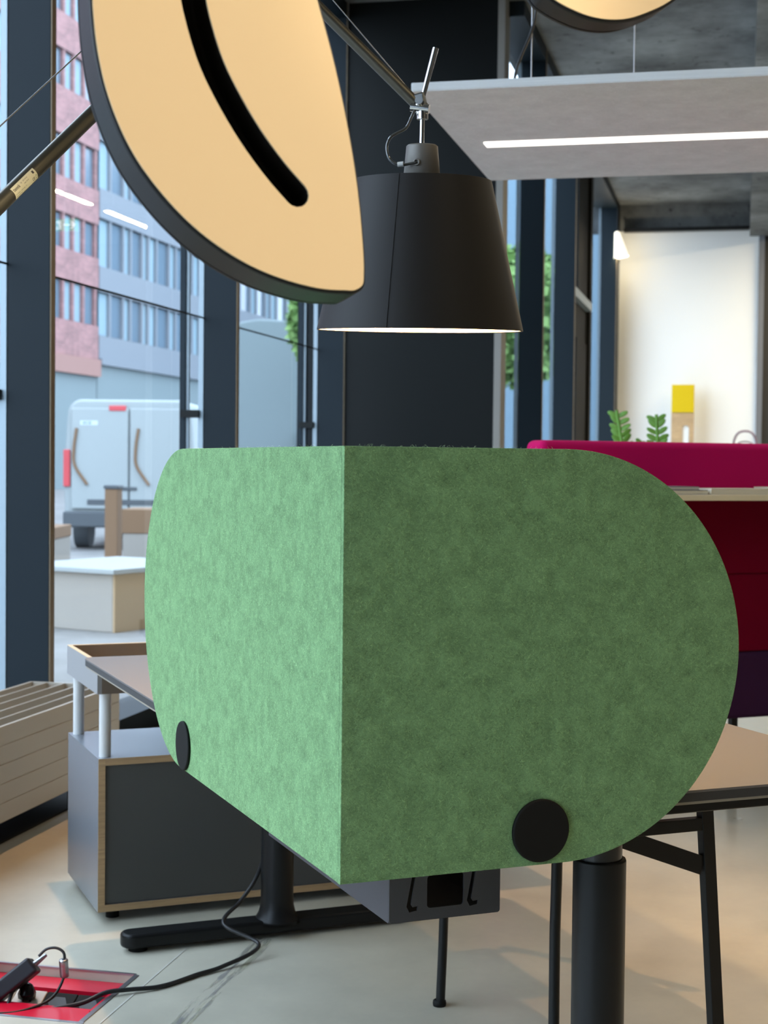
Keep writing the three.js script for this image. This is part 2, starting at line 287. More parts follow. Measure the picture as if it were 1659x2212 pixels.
// out-of-view ceiling lamps: nearer row mirrored in the window, further row added as fill
for (const [x, zs] of [[1.33, [-1.5, -5.5, -9.5, -14.6, -17.0]], [4.2, [0.5, -3.5, -7.5, -12.5]]]) for (const z of zs) {
  const t = thing('out_of_view_linear_lamp', x < 2 ? 'slim black linear lamp out of view, lighting the room from the ceiling row nearer the windows' : 'slim black linear lamp added out of view as fill light, ceiling row further from the windows', 'lamp', [x, 4.0, z], 0, x < 2 ? 'slim out of view ceiling lamps in the row nearer the windows' : 'slim added fill lamps in the row further from the windows');
  part('housing', rspan(-0.035, 0.035, 0.004, 0.07, -1.0, 1.0), M.blackPowder, t);
  part('diffuser', span(-0.03, 0.03, -0.002, 0.004, -0.98, 0.98), M.led, t);
  for (const zz of [-0.8, 0.8]) part('hanger', rod([0, 0.07, zz], [0, 0.25, zz], 0.003), M.steel, t);
  const l = areaDown(0, -0.01, 0, 0.06, 1.96, lin(1, 0.82, 0.54), z < -14 ? 240 : 65); l.name = 'out_of_view_lamp_light'; t.add(l);  // end lamps set stronger to brighten the white end wall
}
// unseen spotlights under the ceiling, the narrow pair placed to brighten the pendants: [from, towards, candela, cone in degrees, label]
[[[-1.65, 3.6, -4.15], [-1.65, 0, -4.15], 15, 34, 'warm ceiling spotlight above the sideboard'], [[0.85, 3.6, -3.1], [0.85, 0, -3.1], 9, 34, 'unseen warm ceiling spotlight placed to light the floor by the desk end'], [[1.5, 3.6, -5.4], [1.5, 0, -5.4], 14, 34, 'unseen warm ceiling spotlight placed to light the sofa area'],  // desk end and sofa spots are out of view, placed for warm light there
  [[2.2, 3.6, -0.2], [-0.53, 1.68, -1.48], 35, 8.5, 'unseen narrow ceiling spotlight placed to brighten the leaf pendant with a slot'], [[2.6, 3.6, -0.9], [-0.16, 1.90, -1.78], 28, 5.5, 'unseen narrow ceiling spotlight placed to brighten the rounded pendant']].forEach(([p, q, cd, cone, label]) => {
  const t = thing('unseen_ceiling_spotlight', label, 'lamp', p, 0, 'warm spotlights under the ceiling');
  const d = V3(...q).sub(V3(...p)).normalize(), turn = new THREE.Quaternion().setFromUnitVectors(V3(0, -1, 0), d);
  const can = part('can', lathe([[0.04, 0.0], [0.045, 0.0], [0.045, 0.14], [0.0, 0.145]], 32).translate(0, -0.07, 0), M.blackPowder, t, [0, 0.08, 0]); can.quaternion.copy(turn);
  part('lens', cyl(0.039, 0.039, 0.004).translate(0, -0.062, 0), M.ledWarm, can);
  part('stem', rod([0, 0.12, 0], [0, CEIL - p[1], 0], 0.008), M.blackPowder, t);
  const l = new THREE.SpotLight(lin(1, 0.58, 0.29), cd, 0, cone * DEG, 0.35); if (cone < 20) l.color.setRGB(1, 0.85, 0.62);
  l.name = 'unseen_spot_lamp'; l.position.set(d.x * 0.075, 0.08 + d.y * 0.075, d.z * 0.075); l.target.position.set(q[0] - p[0], q[1] - p[1], q[2] - p[2]); l.shadow.radius = 1.5; l.castShadow = true; t.add(l, l.target);
});
// green escape sign hung in the room (seen mirrored in the window)
{
  const c = document.createElement('canvas'); c.width = 256; c.height = 100; const g = c.getContext('2d');
  g.fillStyle = '#0c8a52'; g.fillRect(0, 0, 256, 100); g.fillStyle = '#eafff2'; g.fillRect(150, 14, 84, 72);
  g.fillStyle = '#0c8a52'; g.beginPath(); g.arc(196, 27, 8, 0, 7); g.fill();
  g.lineWidth = 9; g.strokeStyle = '#0c8a52'; g.lineCap = 'round'; g.beginPath(); g.moveTo(194, 40); g.lineTo(188, 58); g.lineTo(204, 78); g.moveTo(188, 58); g.lineTo(168, 76); g.moveTo(192, 44); g.lineTo(212, 54); g.moveTo(192, 44); g.lineTo(172, 50); g.stroke();
  g.strokeStyle = '#eafff2'; g.lineWidth = 11; g.beginPath(); g.moveTo(128, 50); g.lineTo(30, 50); g.moveTo(62, 22); g.lineTo(30, 50); g.lineTo(62, 78); g.stroke();
  const tx = new THREE.CanvasTexture(c); tx.colorSpace = THREE.SRGBColorSpace;
  const t = thing('escape_sign', 'green lit escape sign with running figure and arrow', 'sign', [0.62, 3.42, -13.4]);
  part('sign_box', rspan(-0.15, 0.15, -0.06, 0.06, -0.02, 0.018), M.pot, t);
  part('sign_face', new THREE.PlaneGeometry(0.29, 0.112), mat({ map: tx, emissiveMap: tx, emissive: 0xffffff, emissiveIntensity: 4, roughness: 0.5 }), t, [0, 0, 0.0195]);
  part('sign_stem', rod([0, 0.06, 0], [0, 0.43, 0], 0.006), M.steel, t);
}

// ====================== DESK AND SCREEN ======================
const desk = { u0: 0.782, u1: 1.79, v0: 2.050, v1: 3.97, y: 0.718 };
{
  const uc = 1.19, vc = 3.0, t = thing('sit_stand_desk', 'grey topped desk on two black column legs behind the green screen', 'desk', F(uc, 0, vc), FY);
  const P = (u, y, v) => [u - uc, y, vc - v];
  const slab = (inset, h, bevel) => extrude(roundedRect(desk.u0 - uc + inset, desk.v0 - vc + inset, desk.u1 - uc - inset, desk.v1 - vc - inset, 0.03), h, bevel).rotateX(-Math.PI / 2);
  part('tabletop', slab(0, 0.0045, 0.0008), M.laminate, t, [0, desk.y - 0.0045 + 0.0008, 0]);
  part('edge_core', slab(0.0004, 0.0135, 0), M.deskEdge, t, [0, desk.y - 0.0182, 0]);
  part('base_layer', slab(0.002, 0.0045, 0), M.paleEdge, t, [0, desk.y - 0.0228, 0]);
  for (const v of [2.136, 3.777]) {
    const u = 1.252;
    const leg = part('column', lathe([[0.0, 0.035], [0.062, 0.035], [0.056, 0.046], [0.048, 0.06], [0.0435, 0.08], [0.0425, 0.1], [0.0425, 0.597], [0.0415, 0.6], [0.036, 0.6]], 48), M.blackPowder, t, P(u, 0, v));
    part('inner_column', cyl(0.036, 0.036, 0.1), M.blackGloss, leg, [0, 0.648, 0]);
    const foot = part('foot', extrude(roundedRect(0.841 - uc, -0.034, 1.632 - uc, 0.034, 0.033), 0.036, 0.008).rotateX(-Math.PI / 2), M.blackPowder, t, P(uc, 0.019, v));
    for (const uu of [0.885, 1.588]) part('glide', cyl(0.022, 0.024, 0.013), M.blackMatte, foot, [uu - uc, -0.0125, 0]);
    part('support_beam', rspan(0.88 - uc, 1.60 - uc, 0.667, 0.695, -0.03, 0.03), M.blackPowder, t, P(uc, 0, v));
  }
  part('cross_beam', rspan(-0.03, 0.03, 0.655, 0.695, -0.8, 0.8), M.blackPowder, t, P(1.252, 0, 2.95));
  // cable tray under the top
  const v0 = 2.25, u0 = 0.933, u1 = 1.13, yb = 0.494, yt = 0.60, face = roundedRect(u0, yb, u1, yt, 0.005);
  face.holes.push(roundedRect(0.999, 0.513, 1.064, 0.566, 0.006, THREE.Path));
  for (const du of [0, 0.107]) { const h = new THREE.Path(); h.setFromPoints([[0.982, 0.585], [0.976, 0.585], [0.963, 0.519], [0.968, 0.509], [0.982, 0.511], [0.983, 0.518], [0.974, 0.517], [0.971, 0.522]].map(([a, b]) => new THREE.Vector2(a + du, b))); face.holes.push(h); }
  const tr = part('cable_tray', extrude(face, 0.003).translate(-u0, 0, 0), M.trayMetal, t, P(u0, 0, v0));
  const L = 0.62, W = u1 - u0;
  part('tray_side', span(0, 0.003, yb, yt, -L, -0.0005), M.trayMetal, tr);
  part('tray_side', span(W - 0.003, W, yb, yt, -L, -0.0005), M.trayMetal, tr);
  part('tray_floor', span(0.003, W - 0.003, yb, yb + 0.003, -L, -0.0005), M.trayMetal, tr);
  part('tray_back', span(0.003, W - 0.003, yb, yt, -L, -L + 0.003), M.trayMetal, tr);
  for (const z of [-0.08, -0.54]) part('hanger_strap', rspan(0.02, W - 0.02, yb + 0.1, desk.y - 0.0235, z - 0.012, z + 0.012, 0.002), M.trayMetal, tr);
}
{ // felt screen folded round the desk corner
  const U0 = 0.768, V0 = 2.033, y0 = 0.6285, y1 = 1.2535, r = (y1 - y0) / 2, T = 0.012;
  const t = thing('felt_desk_screen', 'green felt privacy screen folded round the desk corner', 'screen', F(U0, y0, V0), FY);
  const stadium = (len, start) => { const s = new THREE.Shape(); s.moveTo(start, 0); s.lineTo(len - r, 0); s.absarc(len - r, r, r, -Math.PI / 2, Math.PI / 2); s.lineTo(start, 2 * r); s.closePath(); return s; };
  const right = part('short_panel', extrude(stadium(1.439 - U0, 0.0), T, 0.0012).translate(0, 0, -T + 0.0012), M.felt, t);
  const left = part('long_panel', extrude(stadium(3.235 - V0, T - 0.004), T, 0.0012).rotateY(Math.PI / 2).translate(0.0012, 0, 0), M.felt, t);
  right.userData.label = 'short felt wing turned from the window'; left.userData.label = 'long felt wing facing the window';
  const disc = lathe([[0, 0.005], [0.044, 0.005], [0.0465, 0.0045], [0.0475, 0.003], [0.0475, -0.0005], [0, -0.0005]]);
  part('clamp_disc', disc, M.blackMatte, t, [1.088 - U0, 0.681 - y0, 0.001], [Math.PI / 2, 0, 0]);
  part('clamp_disc', disc, M.blackMatte, t, [-0.001, 0.677 - y0, -(2.896 - V0)], [0, 0, Math.PI / 2]);
  // loose fibres along the top edge
  const hairs = [];
  for (let i = 0; i < 90; i++) {
    const onR = rnd() < 0.62, a = onR ? [rr(0.02, 0.36), 2 * r, -rr(0.001, T)] : [rr(0.001, T), 2 * r, -rr(0.05, 0.88)], h = rr(0.001, 0.0035), q = [rr(-0.003, 0.003), rr(-0.003, 0.003)];
    hairs.push(new THREE.TubeGeometry(new THREE.QuadraticBezierCurve3(V3(...a), V3(a[0] + q[0] * 0.3, a[1] + h * 0.7, a[2]), V3(a[0] + q[0] * 1.5, a[1] + h, a[2] + q[1])), 4, 0.00009, 3));
  }
  const hm = part('loose_fibres', merge(hairs), mat({ color: lin(0.45, 0.6, 0.32), roughness: 1 }), t); hm.userData.kind = 'stuff';
}

// ====================== SIDEBOARD ======================
{
  const u0 = 0.836, u1 = 1.95, v0 = 4.031, v1 = 4.456, y0 = 0.028, y1 = 0.438, e = 0.0135;
  const uc = (u0 + u1) / 2, vc = (v0 + v1) / 2, t = thing('sideboard', 'low grey sideboard with plywood edges and a raised tray', 'sideboard', F(uc, 0, vc), FY);
  const S = (a, b, c, d, f, g) => span(a - uc, b - uc, c, d, vc - f, vc - g);
  part('side_panel', S(u0, u0 + 0.018, y0, y1 - 0.0182, v0, v1), M.cabinetTop, t);
  part('side_panel', S(u1 - 0.018, u1, y0, y1 - 0.0182, v0, v1), M.cabinetTop, t);
  part('top_panel', S(u0, u1, y1 - 0.018, y1, v0, v1), M.cabinetTop, t);
  part('bottom_panel', S(u0 + 0.0182, u1 - 0.0182, y0, y0 + 0.018, v0, v1), M.cabinetTop, t);
  part('front_panel', S(u0 + 0.0195, u1 - 0.0195, y0 + 0.0195, y1 - 0.0195, v0 + 0.004, v0 + 0.022), M.cabinetFront, t);
  part('back_panel', S(u0 + 0.0185, u1 - 0.0185, y0 + 0.0185, y1 - 0.0185, v1 - 0.01, v1 - 0.002), M.cabinetFront, t);
  for (const [a, b, c, d] of [[u0, u0 + 0.0185, y0, y1], [u1 - 0.0185, u1, y0, y1], [u0 + 0.0187, u1 - 0.0187, y1 - 0.0185, y1], [u0 + 0.0187, u1 - 0.0187, y0, y0 + 0.0185]]) part('plywood_edge', S(a, b, c, d, v0 - 0.0012, v0 - 0.0001), M.wood, t);
  for (const u of [u0 + 0.05, u1 - 0.05]) for (const v of [v0 + 0.05, v1 - 0.05]) part('foot', cyl(0.018, 0.018, y0), M.blackMatte, t, [u - uc, y0 / 2, vc - v]);
  for (const u of [0.86, u1 - 0.03]) for (const v of [4.063, 4.425]) part('post', cyl(0.0158, 0.0158, 0.612 - y1), M.postWhite, t, [u - uc, (0.612 + y1) / 2, vc - v]);
  const w = 0.012, a0 = 0.83, a1 = u1 + 0.01, b0 = 4.02, b1 = 4.445, c0 = 0.612, c1 = 0.695;
  const tr = part('tray', S(a0 + w, a1 - w, c0, c0 + w, b0 + w, b1 - w), M.trayGrey, t);
  for (const [p, q, f, g, m] of [[a0, a0 + w, b0, b1, M.trayGrey], [a1 - w, a1, b0, b1, M.trayGrey], [a0 + w, a1 - w, b0, b0 + w, M.trayBrown], [a0 + w, a1 - w, b1 - w, b1, M.trayBrown]]) {
    part('tray_wall', S(p, q, c0, c1 - 0.0015, f, g), m, tr); part('rim', S(p, q, c1 - 0.0014, c1, f, g), M.rimWood, tr);
  }
}

// ====================== RADIATOR ======================
{
  const x0 = -2.21, x1 = -2.565, z1 = -5.25, z0 = -2.3, y0 = 0.105, y1 = 0.405, zc = (z0 + z1) / 2, xc = (x0 + x1) / 2;
  const t = thing('radiator', 'low beige panel radiator with open top grille by the windows', 'radiator', [xc, 0, zc]);
  const S = (a, b, c, d, e, f) => span(a - xc, b - xc, c, d, e - zc, f - zc), n = 5, h = (y1 - y0) / n;
  for (let i = 0; i < n; i++) part('front_panel', rspan(x0 - 0.012 - xc, x0 - xc, y0 + i * h + 0.0005, y0 + (i + 1) * h - 0.0005, z0 - zc, z1 - zc, 0.0015), M.radiator, t);
  for (let i = 0; i < n; i++) part('back_panel', rspan(x1 - xc, x1 + 0.012 - xc, y0 + i * h + 0.0005, y0 + (i + 1) * h - 0.0005, z0 - zc, z1 - zc, 0.0015), M.radiator, t);
  part('end_plate', S(x0 - 0.0125, x1 + 0.0125, y0, y1, z1, z1 + 0.01), M.radiator, t);
  part('end_plate', S(x0 - 0.0125, x1 + 0.0125, y0, y1, z0, z0 - 0.01), M.radiator, t);
  part('core', S(x0 - 0.014, x1 + 0.014, y0 + 0.01, y0 + 0.05, z0 - 0.012, z1 + 0.012), M.radiatorCore, t);
  for (let i = 1; i < 5; i++) part('grille_bar', S(x0 - 0.0715 * i - 0.003, x0 - 0.0715 * i + 0.003, y1 - 0.069, y1, z0 - 0.011, z1 + 0.011), M.radiator, t);
  const fins = []; for (let z = z0 - 0.03; z > z1 + 0.02; z -= 0.022) fins.push(S(x0 - 0.02, x1 + 0.02, y0 + 0.0505, y0 + 0.11, z, z - 0.003));
  const fm = part('convector_fins', merge(fins), M.radiatorCore, t); fm.userData.kind = 'stuff';
  for (const z of [-2.7, -3.5, -4.3, -5.0]) for (const x of [x0 - 0.06, x1 + 0.06]) part('leg', rspan(x - 0.02 - xc, x + 0.02 - xc, 0, y0 + 0.01, z - 0.025 - zc, z + 0.025 - zc), M.blackMatte, t);
}

// ====================== FLOOR BOX, PLUGS, CABLES ======================
{
  const t = thing('floor_socket_box', 'open red floor socket box set in the grey floor', 'socket box', [-1.7, 0, -3.25]);
  const S = (a, b, c, d, e, f) => span(a + 1.7, b + 1.7, c, d, e + 3.25, f + 3.25);
  part('tray_bottom', S(-2.018, -1.394, -0.075, -0.07, -3.41, -3.092), M.red, t);
  part('far_ledge', S(-2.018, -1.394, -0.0695, -0.022, -3.41, -3.335), M.red, t);
  part('near_ledge', S(-2.018, -1.394, -0.0695, -0.008, -3.192, -3.092), M.red, t);
  part('end_wall', S(-1.402, -1.394, -0.0695, -0.001, -3.334, -3.166), M.red, t);
  part('metal_rim', merge([S(-2.02, -1.392, -0.002, 0.002, -3.418, -3.4105), S(-2.02, -1.38, -0.002, 0.0015, -3.0915, -3.083), S(-1.3935, -1.382, -0.002, 0.002, -3.41, -3.0916)]), M.steel, t);
  const hole = (g) => g.rotateX(Math.PI / 2);
  for (let i = 0; i < 5; i++) {
    const xc = -1.441 - i * 0.0765, black = i < 2, m = black ? M.blackMatte : M.socketWhite, z = -3.262;
    const mod = part('socket_module', rspan(-0.0378, 0.0378, 0, 0.03, -0.036, 0.036, 0.003), m, t, [xc + 1.7, -0.052, z + 3.25], [0.42, 0, 0]);
    part('socket_well', new THREE.CylinderGeometry(0.023, 0.023, 0.002, 6).rotateY(Math.PI / 6), black ? M.vanDark : M.paper, mod, [0, 0.0302, 0]);
    if (!black) for (const dx of [-0.009, 0, 0.009]) part('contact_hole', cyl(0.0026, 0.0026, 0.001, 12), M.blackMatte, mod, [dx, 0.0318, dx ? 0.002 : -0.004]);
  }
  const lid = part('lid', rspan(-0.12, 0.12, -0.006, 0.006, -0.16, 0.16, 0.002), M.trimGrey, t, [-0.235, 0.055, 0], [0, 0, -0.5 + 1.3]);
  part('lid_edge', span(0.114, 0.122, -0.008, 0.008, -0.161, 0.161), M.wood, lid);
}
{
  const t = thing('power_adapter', 'black power adapter leaning out of the red floor box', 'adapter', [-1.62, -0.028, -3.20], 0);
  const b = part('adapter_body', new RoundedBoxGeometry(0.040, 0.135, 0.062, 4, 0.007), M.adapter, t, [0.0, 0.052, -0.02], [-0.35, 0.25, -0.80]);
  part('plug_prong_block', new RoundedBoxGeometry(0.026, 0.03, 0.04, 3, 0.004), M.blackMatte, b, [0.018, -0.058, 0.0]);
  part('status_line', span(-0.0184, -0.0178, -0.03, 0.02, 0.02, 0.0206), M.steel, b);
  part('strain_relief', cyl(0.004, 0.0075, 0.034, 16), M.steel, b, [0, 0.083, 0]);
  part('low_voltage_cord', tube([[0.058, 0.112, -0.045], [0.075, 0.128, -0.05], [0.098, 0.131, -0.055], [0.115, 0.122, -0.055], [0.119, 0.108, -0.052], [0.119, 0.065, -0.045], [0.108, 0.032, -0.01], [0.07, 0.02, 0.05], [0.02, 0.02, 0.085], [-0.06, 0.03, 0.10], [-0.2, 0.032, 0.12]], 0.0032, 96), M.cable, t);
  part('ferrite_bead', lathe([[0.0035, -0.021], [0.009, -0.021], [0.0105, -0.018], [0.0105, -0.004], [0.0098, -0.003], [0.0105, -0.002], [0.0105, 0.004], [0.0098, 0.005], [0.0105, 0.006], [0.0105, 0.018], [0.009, 0.021], [0.0035, 0.021]], 24), M.steel, t, [0.119, 0.088, -0.049], [0.12, 0, 0.02]);
}
{
  const t = thing('mains_plug', 'black mains plug seated in a white floor socket', 'plug', [-1.594, -0.018, -3.250]);
  part('plug_body', lathe([[0, 0.0], [0.02, 0.0], [0.021, 0.012], [0.013, 0.03], [0.008, 0.034], [0, 0.034]], 6), M.blackGloss, t);
  part('plug_cord', tube([[0, 0.03, 0], [-0.006, 0.042, 0.012], [-0.012, 0.03, 0.045], [-0.014, 0.003, 0.07], [-0.02, -0.038, 0.09]], 0.0042, 40), M.cable, t);
}
{
  const a = F(1.192, 0.150, 3.775), b = F(1.148, 0.105, 3.755), c = F(1.085, 0.068, 3.70);
  single('desk_power_cable', tube([F(1.262, 0.30, 3.835), F(1.235, 0.20, 3.832), a, b, c, [-1.15, 0.03, -3.62], [-1.205, 0.008, -3.50], [-1.243, 0.006, -3.44], [-1.30, 0.006, -3.335], [-1.36, 0.010, -3.285], [-1.40, 0.010, -3.255], [-1.44, -0.004, -3.215], [-1.50, -0.013, -3.185], [-1.56, -0.03, -3.172]], 0.0052, 140), M.cable, 'black power cable running from desk leg to the floor box', 'cable');
}
// worn tape marks on the floor beside the box
{
  const n = 512, im = new Uint8Array(n * n * 4), a = fbm([7, 19, 50, 120], 401), b = fbm([3, 140], 90);
  for (let j = 0; j < n; j++) for (let i = 0; i < n; i++) { const o = (j * n + i) * 4, e = Math.min(i, n - i) / n, k = a(i / n, j / n) + b(i / n, j / n) * 0.3 - (e < 0.08 ? 0.3 : 0); im[o] = im[o + 1] = 128 + a(j / n, i / n) * 60; im[o + 2] = 120; im[o + 3] = k > 0.02 ? 110 : k > -0.12 ? 40 : 0; }
  const tx = new THREE.DataTexture(im, n, n); tx.colorSpace = THREE.SRGBColorSpace; tx.magFilter = THREE.LinearFilter; tx.needsUpdate = true;
  single('tape_residue', new THREE.PlaneGeometry(0.05, 0.72).rotateX(-Math.PI / 2), mat({ map: tx, transparent: true, roughness: 0.8 }), 'worn grey strip of tape residue on the floor', 'tape mark', [-1.175, 0.0012, -3.40]);
  single('scratch_line', new THREE.PlaneGeometry(0.004, 0.62).rotateX(-Math.PI / 2), mat({ color: lin(0.56, 0.545, 0.48), roughness: 0.8 }), 'thin pale scratch on the floor beside the socket box', 'scratch', [-1.345, 0.0011, -3.40]);
}

// ====================== STOOL UNDER THE DESK ======================
{
  const uc = 1.6, vc = 2.88, t = thing('metal_stool', 'black metal framed stool tucked under the right of the desk', 'stool', F(uc, 0, vc), FY);
  const S = (a, b, c, d, e, f, r = 0.002) => rspan(a - uc, b - uc, c, d, vc - e, vc - f, r), P = (u, y, v) => [u - uc, y, vc - v];
  part('seat', S(1.42, 1.84, 0.548, 0.562, 2.95, 3.26, 0.004), M.blackMatte, t);
  for (const [u, v] of [[1.732, 2.52], [1.90, 3.24]]) part('leg', rspan(-0.0135, 0.0135, -0.289, 0.289, -0.011, 0.011, 0.002).applyMatrix4(new THREE.Matrix4().makeShear(0, 0, -0.078, 0, 0, 0)), M.blackPowder, t, P(u, 0.289, v));
  part('rail', S(1.42, 1.70, 0.522, 0.547, 2.51, 2.53), M.blackPowder, t);
  part('rail', S(1.42, 1.87, 0.522, 0.547, 3.23, 3.25), M.blackPowder, t);
  part('side_rail', bar(P(1.705, 0.452, 2.52), P(1.49, 0.533, 2.52), 0.012, 0.036), M.blackPowder, t);
  const bend = [[1.428, 0.0, 2.60], [1.430, 0.3, 2.605], [1.433, 0.50, 2.61], [1.433, 0.532, 2.625], [1.433, 0.545, 2.66], [1.433, 0.546, 2.80], [1.433, 0.546, 3.08], [1.434, 0.53, 3.12], [1.436, 0.50, 3.132], [1.438, 0.2, 3.14], [1.4345, 0.0, 3.146]].map(([u, y, v]) => P(u, y + 0.004, v));
  part('tube_frame', tube(bend, 0.0108, 120), M.blackPowder, t);
  for (const v of [2.60, 3.146]) part('foot_glide', lathe([[0, 0], [0.0145, 0], [0.0155, 0.006], [0.0145, 0.012], [0.011, 0.014]], 24), M.blackMatte, t, P(1.4325, 0, v));
}

// ====================== SOFA BACK WITH SHELF ======================
{
  const u0 = 2.444, u1 = 4.6, v0 = 4.6, v1 = 4.72, uc = (u0 + u1) / 2, vc = 4.75;
  const t = thing('sofa', 'high-backed magenta sofa with plum base and a cream rear shelf', 'sofa', F(uc, 0, vc), FY);
  const S = (a, b, c, d, e, f, r) => rspan(a - uc, b - uc, c, d, vc - e, vc - f, r);
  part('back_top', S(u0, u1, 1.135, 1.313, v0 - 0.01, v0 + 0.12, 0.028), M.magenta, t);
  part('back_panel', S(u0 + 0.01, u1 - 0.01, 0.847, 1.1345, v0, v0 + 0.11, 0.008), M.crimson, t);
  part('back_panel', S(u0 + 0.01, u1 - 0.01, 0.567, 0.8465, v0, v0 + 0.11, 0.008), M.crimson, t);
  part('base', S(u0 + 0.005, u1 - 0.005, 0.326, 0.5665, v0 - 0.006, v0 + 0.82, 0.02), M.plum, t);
  part('seat', S(u0 + 0.005, u1 - 0.005, 0.4, 0.6, v0 + 0.1105, v0 + 0.84, 0.04), M.magenta, t);
  for (const u of [u0 + 0.15, 3.27, u1 - 0.15]) for (const v of [4.65, 5.38]) part('leg', rspan(u - 0.013 - uc, u + 0.013 - uc, 0, 0.34, vc - v - 0.013, vc - v + 0.013, 0.002), M.blackPowder, t);
  part('shelf', S(u0 + 0.03, u1 + 0.1, 1.115, 1.1345, v0 - 0.26, v0 - 0.0005, 0.002), M.shelfCream, t);
  for (const u of [u0 + 0.1, u1 - 0.1]) part('shelf_bracket', S(u, u + 0.01, 0.98, 1.115, v0 - 0.2, v0 - 0.001, 0.001), M.crimson, t);
}
{ // magazines lying on the shelf
  const covers = [['blue-grey', lin(0.13, 0.13, 0.17)], ['cream', lin(0.58, 0.53, 0.42)], ['pale', lin(0.66, 0.62, 0.52)], ['white', lin(0.7, 0.69, 0.66)], ['sand coloured', lin(0.42, 0.36, 0.27)]];
  const y = 1.135;
  [[0, 2.86, 4.44, y, 0.10, 0.015, 0.02], [0, 2.835, 4.455, y + 0.0152, 0.10, 0.011, 0.0], [1, 3.095, 4.44, y, 0.12, 0.02, -0.02], [2, 3.345, 4.435, y, 0.11, 0.016, 0.03], [3, 2.69, 4.40, y, 0.055, 0.009, -0.1], [4, 3.35, 4.45, y + 0.0162, 0.10, 0.009, -0.05]].forEach(([c, u, v, yy, w, h, a], i) => {
    const t = thing('magazine', ['blue-grey magazine lying flat on the sofa shelf', 'thin blue-grey magazine on top of another one', 'cream magazine between blue-grey and pale ones on the shelf', 'pale magazine under a sand coloured one', 'white leaflet lying beside the blue-grey magazines', 'thin sand coloured magazine on a pale one'][i], 'magazine', F(u, yy, v), FY + a, 'magazines on the sofa shelf');
    part('pages', rspan(-w, w - 0.002, 0.001, h - 0.001, -0.068, 0.068, 0.0006), M.paper, t);
    part('cover', merge([rspan(-w, w, h - 0.001, h, -0.07, 0.07, 0.0003), rspan(-w, w, 0, 0.001, -0.07, 0.07, 0.0003), rspan(-w - 0.001, -w, 0, h, -0.07, 0.07, 0.0003)]), mat({ color: covers[c][1], roughness: 0.5 }), t);
  });
}

